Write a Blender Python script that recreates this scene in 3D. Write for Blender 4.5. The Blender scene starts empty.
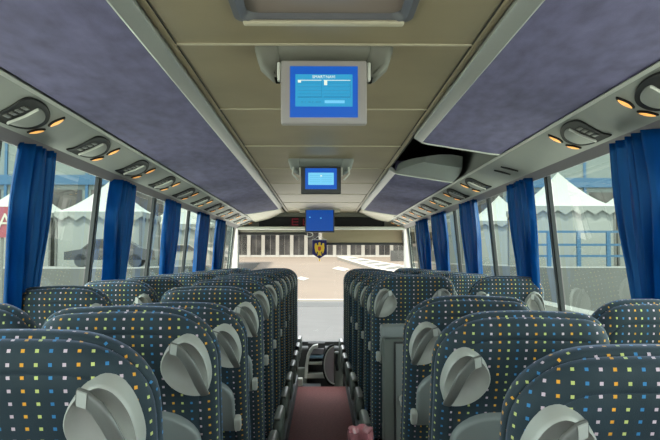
import bpy, bmesh, math, random
from mathutils import Vector, Matrix, Euler
random.seed(7)
sc = bpy.context.scene
COL = sc.collection
PI = math.pi
EY = 1.7            # eye height over the gangway carpet

# ------------------------------------------------------------------ camera, sky, exposure
cam_d = bpy.data.cameras.new('camera')
cam = bpy.data.objects.new('camera', cam_d); COL.objects.link(cam)
cam_d.sensor_width = 36.0; cam_d.lens = 740.0 * 36.0 / 660.0
cam_d.clip_start = 0.02; cam_d.clip_end = 2000
cam.location = (0, 0, EY)
cam.rotation_euler = (math.radians(90 + 3.09), 0, math.radians(-0.697))
sc.camera = cam
CAM_M = cam.rotation_euler.to_matrix()

world = bpy.data.worlds.new('overcast_sky'); sc.world = world
world.use_nodes = True
bg = world.node_tree.nodes['Background']
bg.inputs['Color'].default_value = (0.90, 0.96, 1.0, 1)
bg.inputs['Strength'].default_value = 4.6
sun_d = bpy.data.lights.new('sun', 'SUN'); sun_d.energy = 14.0; sun_d.angle = math.radians(2); sun_d.color = (1.0, .95, .86)
sun = bpy.data.objects.new('sun', sun_d); COL.objects.link(sun); sun.location = (-20, -30, 60)
sun.rotation_euler = (math.radians(18), math.radians(-8), 0)
sc.view_settings.view_transform = 'Standard'
sc.view_settings.look = 'None'
sc.view_settings.gamma = 1.0
sc.view_settings.use_curve_mapping = False
sc.view_settings.exposure = 0.18
sc.cycles.max_bounces = 10
sc.cycles.transparent_max_bounces = 24
sc.cycles.diffuse_bounces = 6
sc.cycles.glossy_bounces = 4
sc.cycles.sample_clamp_indirect = 8
sc.cycles.use_denoising = True


def at(px, py, Y):
    """World point at forward distance Y seen at photo pixel (px, py)."""
    d = CAM_M @ Vector(((px - 330) / 740.0, -(py - 220) / 740.0, -1))
    return Vector((0, 0, EY)) + d * (Y / d.y)


# ------------------------------------------------------------------ helpers
class MB:
    """Collects shapes, then links them as ONE mesh object."""
    def __init__(self):
        self.v = []; self.f = []; self.m = []; self.uv = {}
    def add(self, vs, fs, mi=0):
        b = len(self.v); self.v += [tuple(p) for p in vs]
        for f in fs:
            self.f.append(tuple(b + i for i in f)); self.m.append(mi)
        return self
    def box(self, lo, hi, mi=0):
        (a, b, c), (d, e, f) = lo, hi
        return self.add([(a, b, c), (d, b, c), (d, e, c), (a, e, c), (a, b, f), (d, b, f), (d, e, f), (a, e, f)],
                        [(0, 3, 2, 1), (4, 5, 6, 7), (0, 1, 5, 4), (1, 2, 6, 5), (2, 3, 7, 6), (3, 0, 4, 7)], mi)
    def rbox(self, lo, hi, r=0.01, mi=0, seg=3):
        """box with rounded edges"""
        bm = bmesh.new(); bmesh.ops.create_cube(bm, size=1)
        c = [(lo[i] + hi[i]) / 2 for i in range(3)]; s = [abs(hi[i] - lo[i]) for i in range(3)]
        for v in bm.verts: v.co = Vector([c[i] + v.co[i] * s[i] for i in range(3)])
        bmesh.ops.bevel(bm, geom=bm.edges[:], offset=min(r, min(s) * .49), segments=seg, affect='EDGES', profile=.5)
        bm.verts.index_update()
        self.add([v.co[:] for v in bm.verts], [[v.index for v in f.verts] for f in bm.faces], mi); bm.free()
        return self
    def prism_y(self, prof, y0, y1, mi=0):
        """closed profile of (x, z) points run along y"""
        n = len(prof)
        vs = [(x, y0, z) for x, z in prof] + [(x, y1, z) for x, z in prof]
        fs = [(i, (i + 1) % n, n + (i + 1) % n, n + i) for i in range(n)]
        fs += [tuple(range(n))[::-1], tuple(range(n, 2 * n))]
        return self.add(vs, fs, mi)
    def prism(self, poly, d, mi=0):
        """planar polygon of 3-D points pushed along the vector d"""
        n = len(poly); d = Vector(d); p = [Vector(q) for q in poly]
        vs = p + [q + d for q in p]
        fs = [(i, (i + 1) % n, n + (i + 1) % n, n + i) for i in range(n)]
        fs += [tuple(range(n))[::-1], tuple(range(n, 2 * n))]
        return self.add(vs, fs, mi)
    def loft(self, rings, mi=0, cap0=True, cap1=True, closed=True):
        n = len(rings[0]); vs = [p for r in rings for p in r]; fs = []
        for k in range(len(rings) - 1):
            for i in range(n if closed else n - 1):
                j = (i + 1) % n
                fs.append((k * n + i, k * n + j, (k + 1) * n + j, (k + 1) * n + i))
        if cap0:
            fs.append(tuple(range(n))[::-1])
        if cap1:
            fs.append(tuple((len(rings) - 1) * n + i for i in range(n)))
        return self.add(vs, fs, mi)
    def tube(self, pts, r, seg=8, mi=0):
        pts = [Vector(p) for p in pts]; rings = []
        up = None
        for i, p in enumerate(pts):
            t = (pts[min(i + 1, len(pts) - 1)] - pts[max(i - 1, 0)]).normalized()
            if up is None: up = Vector((0, 0, 1)) if abs(t.z) < .9 else Vector((1, 0, 0))
            a = t.cross(up).normalized(); b = a.cross(t).normalized(); up = b
            rr = r[i] if isinstance(r, (list, tuple)) else r
            rings.append([p + a * rr * math.cos(2 * PI * k / seg) + b * rr * math.sin(2 * PI * k / seg) for k in range(seg)])
        return self.loft(rings, mi)
    def xf(self, M):
        self.v = [tuple(M @ Vector(p)) for p in self.v]; return self
    def mesh(self, name, mats, smooth=None, boxuv=False):
        me = bpy.data.meshes.new(name); me.from_pydata(self.v, [], self.f)
        mats = mats if isinstance(mats, (list, tuple)) else [mats]
        for m in mats: me.materials.append(m)
        me.polygons.foreach_set('material_index', self.m)
        bm = bmesh.new(); bm.from_mesh(me)
        bmesh.ops.recalc_face_normals(bm, faces=bm.faces[:]); bm.to_mesh(me); bm.free()
        if smooth is not None:
            me.polygons.foreach_set('use_smooth', [True] * len(me.polygons))
            try: me.set_sharp_from_angle(angle=math.radians(smooth))
            except Exception: pass
        if boxuv:
            u = me.uv_layers.new(name='cloth')
            for p in me.polygons:
                n = p.normal
                for li in p.loop_indices:
                    c = me.vertices[me.loops[li].vertex_index].co
                    if boxuv is not True: q = boxuv[me.loops[li].vertex_index]
                    elif abs(n.x) > .72: q = (c.y, c.z)
                    elif abs(n.z) > .75: q = (c.x, c.y)
                    else: q = (c.x, c.z)
                    u.data[li].uv = q
        me.update(); return me
    def build(self, name, mats, parent=None, smooth=None, boxuv=False):
        return link(name, self.mesh(name, mats, smooth, boxuv), parent)


def link(name, me, parent=None, loc=None, rot=None):
    o = bpy.data.objects.new(name, me); COL.objects.link(o)
    if parent is not None: o.parent = parent
    if loc is not None: o.location = loc
    if rot is not None: o.rotation_euler = rot
    return o


def tag(o, label=None, cat=None, group=None, kind=None):
    if label: o['label'] = label
    if cat: o['category'] = cat
    if group: o['group'] = group
    if kind: o['kind'] = kind
    return o


def thing(name, label, cat, loc=(0, 0, 0), rot=(0, 0, 0), group=None):
    o = bpy.data.objects.new(name, None); COL.objects.link(o)
    o.location = loc; o.rotation_euler = rot; o.empty_display_size = .1
    return tag(o, label, cat, group)


def struct(name, mb, m, smooth=None):
    o = mb.build(name, m, None, smooth); o['kind'] = 'structure'; return o


def letters(name, txt, size, parent, loc, m, depth):
    cv = bpy.data.curves.new(name, 'FONT'); cv.body = txt; cv.size = size; cv.align_x = 'CENTER'; cv.align_y = 'CENTER'; cv.extrude = depth
    tmp = bpy.data.objects.new('tmp', cv); me = bpy.data.meshes.new_from_object(tmp)
    bpy.data.objects.remove(tmp); bpy.data.curves.remove(cv)
    me.materials.clear(); me.materials.append(m)
    return link(name, me, parent, loc, (PI / 2, 0, 0))


# ------------------------------------------------------------------ materials
def mat(name, col, rough=.5, metal=0.0, noise=0.0, nscale=20.0, stretch=(1, 1, 1), bump=0.0, bscale=200.0, sheen=0.0, emit=None, estr=1.0, coat=0.0, spec=.5):
    m = bpy.data.materials.new(name); m.use_nodes = True
    nt = m.node_tree; N = nt.nodes; L = nt.links; b = N['Principled BSDF']
    b.inputs['Base Color'].default_value = (*col, 1); b.inputs['Roughness'].default_value = rough
    b.inputs['Metallic'].default_value = metal
    b.inputs['Specular IOR Level'].default_value = spec
    if sheen: b.inputs['Sheen Weight'].default_value = sheen
    if coat: b.inputs['Coat Weight'].default_value = coat
    if emit:
        b.inputs['Emission Color'].default_value = (*emit, 1); b.inputs['Emission Strength'].default_value = estr
    tc = N.new('ShaderNodeTexCoord')
    if noise:
        mp = N.new('ShaderNodeMapping'); mp.inputs['Scale'].default_value = stretch
        nz = N.new('ShaderNodeTexNoise'); nz.inputs['Scale'].default_value = nscale; nz.inputs['Detail'].default_value = 4
        rp = N.new('ShaderNodeMapRange'); rp.inputs['From Min'].default_value = .25; rp.inputs['From Max'].default_value = .75
        rp.inputs['To Min'].default_value = 1 - noise; rp.inputs['To Max'].default_value = 1 + noise
        mx = N.new('ShaderNodeMix'); mx.data_type = 'RGBA'; mx.blend_type = 'MULTIPLY'; mx.inputs['Factor'].default_value = 1
        mx.inputs['A'].default_value = (*col, 1)
        L.new(tc.outputs['Object'], mp.inputs['Vector']); L.new(mp.outputs['Vector'], nz.inputs['Vector'])
        L.new(nz.outputs['Fac'], rp.inputs['Value']); L.new(rp.outputs['Result'], mx.inputs['B'])
        L.new(mx.outputs['Result'], b.inputs['Base Color'])
    if bump:
        nb = N.new('ShaderNodeTexNoise'); nb.inputs['Scale'].default_value = bscale
        bp = N.new('ShaderNodeBump'); bp.inputs['Strength'].default_value = bump; bp.inputs['Distance'].default_value = .002
        L.new(tc.outputs['Object'], nb.inputs['Vector']); L.new(nb.outputs['Fac'], bp.inputs['Height']); L.new(bp.outputs['Normal'], b.inputs['Normal'])
    return m


def dotted_fabric():
    m = bpy.data.materials.new('dotted_velour'); m.use_nodes = True
    nt = m.node_tree; N = nt.nodes; L = nt.links; b = N['Principled BSDF']
    b.inputs['Roughness'].default_value = .75; b.inputs['Sheen Weight'].default_value = .32
    b.inputs['Sheen Roughness'].default_value = .45; b.inputs['Sheen Tint'].default_value = (.55, .62, .92, 1)
    uv = N.new('ShaderNodeUVMap'); uv.uv_map = 'cloth'
    sp = N.new('ShaderNodeSeparateXYZ'); L.new(uv.outputs['UV'], sp.inputs[0])
    def math_(op, a, bb=None):
        n = N.new('ShaderNodeMath'); n.operation = op
        for i, q in enumerate((a, bb)):
            if q is None: continue
            if isinstance(q, (int, float)): n.inputs[i].default_value = q
            else: L.new(q, n.inputs[i])
        return n.outputs[0]
    S = 1 / .0252
    u = math_('ADD', math_('MULTIPLY', sp.outputs[0], S), 100.5); v = math_('ADD', math_('MULTIPLY', sp.outputs[1], S), 100.2)
    def near(q): return math_('LESS_THAN', math_('ABSOLUTE', math_('SUBTRACT', math_('FRACT', q), .5)), .130)
    mask = math_('MULTIPLY', near(u), near(v))
    idx = math_('DIVIDE', math_('ADD', math_('MODULO', math_('FLOOR', u), 4), .5), 4)
    cr = N.new('ShaderNodeValToRGB'); cr.color_ramp.interpolation = 'CONSTANT'
    cols = [(.60, .46, .52), (.72, .33, .02), (.52, .56, .17), (.03, .19, .42)]
    e = cr.color_ramp.elements
    e[0].position = 0; e[0].color = (*cols[0], 1); e[1].position = .25; e[1].color = (*cols[1], 1)
    for p, c in ((.5, cols[2]), (.75, cols[3])):
        q = e.new(p); q.color = (*c, 1)
    L.new(idx, cr.inputs['Fac'])
    tc = N.new('ShaderNodeTexCoord'); nz = N.new('ShaderNodeTexNoise'); nz.inputs['Scale'].default_value = 9; nz.inputs['Detail'].default_value = 5
    L.new(tc.outputs['Object'], nz.inputs['Vector'])
    br = N.new('ShaderNodeValToRGB'); br.color_ramp.elements[0].position = .3; br.color_ramp.elements[1].position = .75
    br.color_ramp.elements[0].color = (.006, .018, .025, 1); br.color_ramp.elements[1].color = (.016, .034, .045, 1)
    L.new(nz.outputs['Fac'], br.inputs['Fac'])
    mx = N.new('ShaderNodeMix'); mx.data_type = 'RGBA'
    L.new(mask, mx.inputs['Factor']); L.new(br.outputs['Color'], mx.inputs['A']); L.new(cr.outputs['Color'], mx.inputs['B'])
    L.new(mx.outputs['Result'], b.inputs['Base Color'])
    n2 = N.new('ShaderNodeTexNoise'); n2.inputs['Scale'].default_value = 400
    bp = N.new('ShaderNodeBump'); bp.inputs['Strength'].default_value = .25; bp.inputs['Distance'].default_value = .002
    L.new(tc.outputs['Object'], n2.inputs['Vector']); L.new(n2.outputs['Fac'], bp.inputs['Height']); L.new(bp.outputs['Normal'], b.inputs['Normal'])
    return m


def glass_mat(name, tint, refl=1.0):
    m = bpy.data.materials.new(name); m.use_nodes = True
    nt = m.node_tree; N = nt.nodes; L = nt.links
    N.remove(N['Principled BSDF']); out = N['Material Output']
    t = N.new('ShaderNodeBsdfTransparent'); t.inputs['Color'].default_value = (*tint, 1)
    g = N.new('ShaderNodeBsdfGlossy'); g.inputs['Roughness'].default_value = .0
    ge = N.new('ShaderNodeNewGeometry'); dt = N.new('ShaderNodeVectorMath'); dt.operation = 'DOT_PRODUCT'
    L.new(ge.outputs['Incoming'], dt.inputs[0]); L.new(ge.outputs['Normal'], dt.inputs[1])
    def mm(op, a, b_=None):
        n = N.new('ShaderNodeMath'); n.operation = op
        for i, q in enumerate((a, b_)):
            if q is None: continue
            if isinstance(q, (int, float)): n.inputs[i].default_value = q
            else: L.new(q, n.inputs[i])
        return n.outputs[0]
    # reflectance that grows towards grazing view, the same from both sides of the pane
    sch = mm('ADD', mm('MULTIPLY', mm('POWER', mm('SUBTRACT', 1.0, mm('ABSOLUTE', dt.outputs['Value'])), 5.0), .92), .06)
    ml = N.new('ShaderNodeMath'); ml.operation = 'MULTIPLY'; ml.inputs[1].default_value = refl
    mx = N.new('ShaderNodeMixShader')
    L.new(sch, ml.inputs[0]); L.new(ml.outputs[0], mx.inputs[0]); L.new(t.outputs[0], mx.inputs[1]); L.new(g.outputs[0], mx.inputs[2])
    L.new(mx.outputs[0], out.inputs['Surface'])
    return m


def translucent_mat(name, col, k=.5):
    m = bpy.data.materials.new(name); m.use_nodes = True
    nt = m.node_tree; N = nt.nodes; L = nt.links
    b = N['Principled BSDF']; b.inputs['Base Color'].default_value = (*col, 1); b.inputs['Roughness'].default_value = .35
    t = N.new('ShaderNodeBsdfTranslucent'); t.inputs['Color'].default_value = (*col, 1)
    mx = N.new('ShaderNodeMixShader'); mx.inputs[0].default_value = k
    L.new(b.outputs[0], mx.inputs[1]); L.new(t.outputs[0], mx.inputs[2]); L.new(mx.outputs[0], N['Material Output'].inputs['Surface'])
    return m


def curtain_mat():
    m = mat('blue_satin', (.001, .040, .165), .27, spec=.6, noise=.3, nscale=6, stretch=(8, 8, .6), sheen=.0)
    nt = m.node_tree; N = nt.nodes; L = nt.links; b = N['Principled BSDF']
    b.inputs['Specular Tint'].default_value = (.15, .5, 1, 1)
    t = N.new('ShaderNodeBsdfTranslucent'); t.inputs['Color'].default_value = (.0, .15, .55, 1)
    mx = N.new('ShaderNodeMixShader'); mx.inputs[0].default_value = .2
    L.new(b.outputs[0], mx.inputs[1]); L.new(t.outputs[0], mx.inputs[2]); L.new(mx.outputs[0], N['Material Output'].inputs['Surface'])
    return m


M = {}
M['dots'] = dotted_fabric()
M['grey'] = mat('grey_plastic', (.385, .38, .345), .38, noise=.04, nscale=30)
M['bar'] = mat('handle_grey', (.125, .125, .115), .3)
M['tip'] = mat('handle_tip_grey', (.42, .42, .39), .4)
M['tray'] = mat('tray_grey', (.20, .215, .21), .42)
M['arm'] = mat('armrest_grey', (.095, .105, .092), .5)
M['black'] = mat('black_plastic', (.010, .010, .011), .55, spec=.2)
M['dark'] = mat('dark_recess', (.03, .03, .03), .7)
M['lilac'] = mat('rack_felt', (.116, .105, .205), .9, noise=.26, nscale=7, stretch=(3, 1.1, 3), bump=.4, bscale=300)
M['lip'] = mat('brushed_lip', (.42, .43, .41), .33, metal=.35)
M['strip'] = mat('overhead_panel', (.24, .245, .23), .5, metal=.0, noise=.03, nscale=6)
M['edge'] = mat('light_edge', (.55, .55, .52), .4)
M['under'] = mat('mauve_cover', (.17, .155, .17), .6)
M['ceil'] = mat('ceiling_vinyl', (.225, .18, .112), .45, noise=.12, nscale=3, bump=.1, bscale=150)
M['seam'] = mat('seam_beige', (.42, .37, .28), .5)
M['house'] = mat('monitor_housing', (.12, .117, .098), .5)
M['bezel'] = mat('monitor_bezel', (.33, .30, .30), .45)
M['darkbezel'] = mat('dark_bezel', (.045, .045, .05), .4)
M['white'] = mat('white_trim', (.60, .59, .54), .5)
M['beige'] = mat('beige_trim', (.46, .42, .34), .5)
M['pillar'] = mat('pillar_cover', (.10, .105, .10), .6)
M['rubber'] = mat('black_rubber', (.015, .017, .018), .6)
M['wall'] = mat('wall_felt', (.12, .13, .15), .9)
M['carpet'] = mat('red_carpet', (.17, .048, .046), .95, noise=.3, nscale=40, bump=.6, bscale=250)
M['floor'] = mat('grey_floor', (.06, .065, .07), .8, noise=.2)
M['curtain'] = curtain_mat()
M['glass'] = glass_mat('tinted_glass', (.79, .93, .85), .8)
M['wglass'] = glass_mat('windscreen_glass', (.97, .98, .96), .5)
M['hatch'] = translucent_mat('smoked_hatch', (.20, .18, .16), .5)
M['hatchside'] = mat('hatch_side', (.075, .075, .09), .5)
M['lamp'] = mat('reading_lamp', (.9, .5, .2), .4, emit=(1.0, .42, .08), estr=.6)
M['red'] = mat('red_led', (.06, .0, .004), .4, emit=(.14, .002, .012), estr=.5)
M['blue_s'] = mat('screen_blue', (0, .02, .05), .3, emit=(.0, .085, .50), estr=.85)
M['deep_s'] = mat('screen_deep_blue', (0, .01, .03), .3, emit=(.0, .06, .34), estr=.8)
M['cyan_s'] = mat('screen_cyan', (0, .02, .05), .3, emit=(.025, .34, .60), estr=.85)
M['cyan_d'] = mat('screen_teal', (0, .02, .05), .3, emit=(.01, .20, .38), estr=1.0)
M['pale_s'] = mat('screen_pale', (0, .02, .05), .3, emit=(.16, .55, .80), estr=1.0)
M['white_s'] = mat('screen_white', (0, .02, .05), .3, emit=(.75, .85, .70), estr=1.0)
M['bag'] = mat('pink_bag', (.42, .15, .17), .25, noise=.3, nscale=30)
M['tan_blind'] = mat('tan_blind', (.34, .27, .17), .7)
M['navy'] = mat('navy_felt', (.012, .010, .10), .8)
M['gold'] = mat('gold_thread', (.75, .47, .03), .5)
M['crimson'] = mat('crimson_thread', (.45, .05, .04), .6)
M['mauve'] = mat('mauve_grey_panel', (.26, .22, .235), .6)

# ------------------------------------------------------------------ bus shell
Y0, Y1 = -1.3, 10.1
XW = 1.25
struct('floor', MB().box((-.31, Y0, -.03), (.33, 10.06, 0)), M['carpet'])
struct('floor_front', MB().box((-1.25, 10.06, -.42), (1.25, 11.2, -.38)), M['floor'])
mb = MB().box((-.33, 10.0, -.42), (.35, 10.06, -.03)); struct('trim_1', mb, M['floor'])
for s, nm in ((-1, 'floor_left'), (1, 'floor_right')):
    x0, x1 = (-1.25, -.31) if s < 0 else (.33, 1.25)
    struct(nm, MB().box((x0, Y0, -.03), (x1, 10.1, .15)), M['floor'])
SILL, HEADZ, ROOF = EY - .46, EY + .455, EY + .86


def wall_x(z):   # inside face of the side wall, leaning in above the sill
    return 1.255 if z < SILL else 1.255 - (z - SILL) * .094


PIL = {-1: [0.1, 1.45, 2.75, 4.02, 5.36, 6.76, 7.98, 9.45], 1: [-.4, 1.0, 2.40, 3.92, 5.30, 6.66, 7.86, 9.45]}
for s, nm in ((-1, 'left'), (1, 'right')):
    mb = MB()
    mb.prism_y([(s * 1.255, -.4), (s * 1.33, -.4), (s * 1.33, SILL), (s * 1.255, SILL)], Y0, 11.0)
    xa, xb = wall_x(HEADZ), wall_x(ROOF)
    mb.prism_y([(s * xa, HEADZ), (s * (xa + .06), HEADZ), (s * (xb + .06), ROOF), (s * xb, ROOF)], Y0, 10.9)
    struct('wall_' + nm, mb, M['wall'])
    ys = [Y0] + PIL[s] + [10.3]
    for k in range(len(ys) - 1):
        a, b = ys[k] + .03, ys[k + 1] - .03
        p = [(s * (wall_x(SILL) + .05), a, SILL), (s * (wall_x(SILL) + .05), b, SILL), (s * (wall_x(HEADZ) + .05), b, HEADZ), (s * (wall_x(HEADZ) + .05), a, HEADZ)]
        struct('window_%d' % (k + 1 + (20 if s > 0 else 0)), MB().add(p, [(0, 1, 2, 3)]), M['glass'])
    for k, y in enumerate(PIL[s] + [10.3]):
        mb = MB()
        w = .013 if k < len(PIL[s]) else .07
        xs, xh = wall_x(SILL), wall_x(HEADZ)
        mb.prism([(s * (xs + .022), y - w, SILL), (s * (xs + .022), y + w, SILL), (s * (xh + .022), y + w, HEADZ), (s * (xh + .022), y - w, HEADZ)], (s * .028, 0, 0))
        mb.prism([(s * (xs + .026), y - w - .02, SILL), (s * (xs + .026), y - w, SILL), (s * (xh + .026), y - w, HEADZ), (s * (xh + .026), y - w - .02, HEADZ)], (s * .02, 0, 0), 1)
        struct('trim_%d' % (10 + k + (20 if s > 0 else 0)), mb, [M['pillar'] if k < len(PIL[s]) - 1 else M['white'], M['rubber']])

# rear wall with its big window
mb = MB()
mb.box((-1.3, Y0 - .08, -.4), (1.3, Y0, EY - .35)); mb.box((-1.3, Y0 - .08, EY + .5), (1.3, Y0, ROOF))
mb.box((-1.3, Y0 - .08, EY - .35), (-1.1, Y0, EY + .5)); mb.box((1.1, Y0 - .08, EY - .35), (1.3, Y0, EY + .5))
struct('wall_rear', mb, M['wall'])
struct('window_41', MB().add([(-1.1, Y0 - .04, EY - .35), (1.1, Y0 - .04, EY - .35), (1.1, Y0 - .04, EY + .5), (-1.1, Y0 - .04, EY + .5)], [(0, 1, 2, 3)]), M['wglass'])

# ceiling, with the hatch hole, and the outer roof
ZC = EY + .655
HX0, HX1, HY0, HY1 = -.222, .236, 1.25, 1.975
mb = MB()
CX0, CX1 = -.475, .495
for a, b, c, d in ((CX0, CX1, Y0, HY0), (CX0, HX0, HY0, HY1), (HX1, CX1, HY0, HY1), (CX0, CX1, HY1, 10.25)):
    mb.box((a, c, ZC), (b, d, ZC + .02))
struct('ceiling', mb, M['ceil'])
mb = MB()
for a, b, c, d in ((-1.3, 1.3, Y0 - .08, HY0), (-1.3, HX0, HY0, HY1), (HX1, 1.3, HY0, HY1), (-1.3, 1.3, HY1, 11.2)):
    mb.box((a, c, ROOF), (b, d, ROOF + .04))
struct('roof', mb, M['dark'])
# cross seams and long edge battens of the ceiling lining
k = 1
for y in (2.215, 3.18, 4.22, 5.25, 6.3, 7.35, 8.4, 9.3):
    mb = MB(); mb.box((CX0 + .035, y - .006, ZC - .0045), (CX1 - .035, y + .006, ZC + .001)); mb.box((CX0 + .035, y + .006, ZC - .002), (CX1 - .035, y + .013, ZC + .001), 1)
    struct('trim_%d' % (50 + k), mb, [M['seam'], M['dark']]); k += 1
for x0, x1 in ((CX0, CX0 + .034), (CX1 - .034, CX1)):
    mb = MB(); mb.rbox((x0 + (.014 if x0 < 0 else 0), Y0, ZC - .010), (x1 - (.014 if x0 > 0 else 0), 9.9, ZC + .004), .004)
    mb.box((x0, Y0, ZC - .002), (x1, 9.9, ZC + .001), 1)
    inner = x1 if x0 < 0 else x0
    mb.box((inner - .004, Y0, ZC - .003), (inner + .004, 9.9, ZC + .001), 1)
    struct('trim_%d' % (50 + k), mb, [M['ceil'], M['dark']], 40); k += 1
# roof hatch
h = thing('roof_hatch', 'smoked glass roof hatch set in the beige ceiling above the gangway', 'roof hatch', (0, 0, ZC))
mb = MB()
o = .007
def rrect(x0, x1, y0, y1, r, z):
    out = []
    for cx, cy, a0 in ((x1 - r, y0 + r, -PI / 2), (x1 - r, y1 - r, 0), (x0 + r, y1 - r, PI / 2), (x0 + r, y0 + r, PI)):
        for j in range(6):
            a_ = a0 + PI / 2 * j / 5
            out.append((cx + r * math.cos(a_), cy + r * math.sin(a_), z))
    return out
mb = MB(); mb.loft([rrect(HX0 - .012, HX1 + .012, HY0, HY1 + .022, .05, .004), rrect(HX0 - .010, HX1 + .010, HY0, HY1 + .020, .05, -.008), rrect(HX0 + .006, HX1 - .006, HY0 + .006, HY1 + .004, .045, -.010), rrect(HX0 + .022, HX1 - .022, HY0 + .03, HY1 - .004, .035, .006), rrect(HX0 + .024, HX1 - .024, HY0 + .03, HY1 - .006, .035, .19)], 0, False, False)
mb.build('frame', M['hatchside'], h, 40)
MB().rbox((HX0 + .01, HY1 - .004, -.016), (HX1 - .01, HY1 + .026, -.004), .006).build('frame_lip', M['seam'], h, 40)
MB().box((HX0 + .020, HY0 + .02, .013), (HX1 - .020, HY1 + .004, .020)).build('hatch_glass', M['hatch'], h)

# front header over the windscreen
mb = MB()
mb.box((-1.16, 10.25, EY + .598), (1.16, 10.45, ROOF))
mb.box((-1.16, 10.3, EY + .44), (1.16, 10.45, EY + .60))
struct('wall_front', mb, M['house'])
mb = MB().rbox((-1.16, 10.2, EY + .420), (1.16, 10.34, EY + .462), .012)
struct('trim_70', mb, M['white'], 40)
struct('wall_front_lower', MB().box((-1.25, 10.95, -.42), (1.25, 11.1, .50)), M['dark'])
struct('window_42', MB().add([(-1.24, 10.95, .50), (1.24, 10.95, .50), (1.20, 10.75, EY + .5), (-1.20, 10.75, EY + .5)], [(0, 1, 2, 3)]), M['wglass'])
for s, k in ((-1, 71), (1, 72)):
    mb = MB().prism([(s * 1.30, 10.62, .45), (s * 1.22, 10.62, .45), (s * 1.18, 10.5, EY + .45), (s * 1.26, 10.5, EY + .45)], (0, .10, 0))
    struct('trim_%d' % k, mb, M['white'])

# ------------------------------------------------------------------ luggage racks and overhead strips
def rack_profile(s, cx, grow=1.0):
    lo = [(.505, .612), (.545, .600), (.62, .588), (.70, .575), (.785, .563), (.86, .553), (.925, .548)]
    return lo


def luggage_rack(s, off, y0, y1, label, fair0=False, fair1=False):
    r = thing('luggage_rack', label, 'luggage rack', (s * .5 + off, (y0 + y1) / 2, EY + .6), group='overhead luggage racks')
    R = Vector(r.location)
    def P(x, z): return (s * x + off - R.x, EY + z - R.z)
    lo = [(.500, .611), (.535, .602), (.60, .592), (.70, .576), (.785, .563), (.86, .551), (.908, .547)]
    prof = [P(x, z) for x, z in lo] + [P(.912, .60), P(.912, .70), P(.50, .70)]
    MB().prism_y(prof, y0 - R.y, y1 - R.y).build('rack_base', M['lilac'], r, 30)
    lip = [P(.462, .634), P(.466, .628), P(.500, .607), P(.506, .609), P(.506, .625), P(.478, .655), P(.465, .655)]
    MB().prism_y(lip, y0 - R.y - .004, y1 - R.y + .004).build('lip_rail', M['lip'], r, 40)
    # light end bead along each end of the underside
    for yy in (y0, y1):
        pts = [Vector((*[P(x, z - .001)[0]], yy - R.y, P(x, z - .001)[1])) for x, z in lo]
        MB().tube(pts, .006, 6).build('end_bead', M['edge'], r, 60)
    if fair0:      # bulging end towards the gap
        rings = []
        full = lo + [(.914, .67), (.80, .69), (.66, .69), (.52, .67)]
        for t in (0, .12, .28, .46, .64, .8):
            k = math.sqrt(1 - t * t)
            rings.append([(P(.86 + (x - .86) * k, 0)[0], y0 - .55 * t - R.y, P(0, .66 + (z - .66) * k)[1]) for x, z in full])
        MB().loft(rings, 0, False, True).build('end_fairing', M['tray'], r, 50)
    if fair1:      # pale moulding that sweeps down from the rack to the front wall
        end = [(.530, .645), (.565, .635), (.62, .605), (.675, .578), (.74, .555), (.81, .538), (.905, .520)]
        rings = []
        for t in (0, .2, .4, .6, .8, 1):
            q = t ** 1.6
            row = [((1 - q) * a_[0] + q * b_[0], (1 - q) * (a_[1] + .003) + q * b_[1]) for a_, b_ in zip(lo, end)]
            rings.append([(P(x, 0)[0], y1 + (10.18 - y1) * t - R.y, P(0, z)[1]) for x, z in row] + [(P(.905, 0)[0], y1 + (10.18 - y1) * t - R.y, P(0, .66)[1]), (P(.50, 0)[0], y1 + (10.18 - y1) * t - R.y, P(0, .66)[1])])
        MB().loft(rings, 0, True, True).build('end_fairing', M['beige'], r, 50)
    return r


luggage_rack(-1, .0, Y0 + .02, 8.84, 'long lilac felt luggage rack above the left windows', False, True)
luggage_rack(1, .02, Y0 + .02, 3.80, 'blue lilac felt luggage rack above the right windows, before the gap', False, False)
luggage_rack(1, .02, 5.17, 9.0, 'shorter grey felt luggage rack past the gap on the right', True, True)

for s in (-1, 1):
    side = 'left' if s < 0 else 'right'
    off = 0 if s < 0 else .01
    r = thing('overhead_strip', 'metallic grey service strip running under the %s luggage rack above the windows' % side, 'overhead panel', (s * 1.03 + off, 4.5, EY + .5))
    R = Vector(r.location)
    def P(x, z): return (s * x + off - R.x, EY + z - R.z)
    MB().prism_y([P(.925, .538), P(1.125, .466), P(1.135, .48), P(1.135, .53), P(.93, .56)], Y0 + .02 - R.y, 10.6 - R.y).build('panel', M['strip'], r)
    MB().prism_y([P(.915, .541), P(.925, .533), P(.932, .538), P(.922, .548)], Y0 + .02 - R.y, 10.6 - R.y).build('edge_trim', M['edge'], r)
    MB().prism_y([P(1.12, .468), P(1.155, .432), P(1.17, .436), P(1.145, .476)], Y0 + .02 - R.y, 10.6 - R.y).build('curtain_rail', M['under'], r)

# inner side wall of the gap in the right racks, with its three slots
mb = MB().prism([(.955, 3.82, EY + .555), (.955, 5.16, EY + .555), (1.0, 5.16, EY + .84), (1.0, 3.82, EY + .84)], (.02, 0, 0))
struct('trim_80', mb, M['strip'])
v = thing('slot_vent', 'three dark slots in the pale panel of the rack gap', 'vent', (.95, 4.18, EY + .66))
for k in range(3):
    MB().rbox((-.012, -.09 + k * .055, -.035), (.004, -.06 + k * .055, .035), .006).build('slot', M['dark'], v, 40)
b = MB().tube([(.52, 3.80, EY + .67), (.60, 4.02, EY + .70)], .016, 8)
tag(b.build('gas_strut', M['edge'], None, 40), 'short pale strut under the end of the right luggage rack', 'strut')

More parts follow.
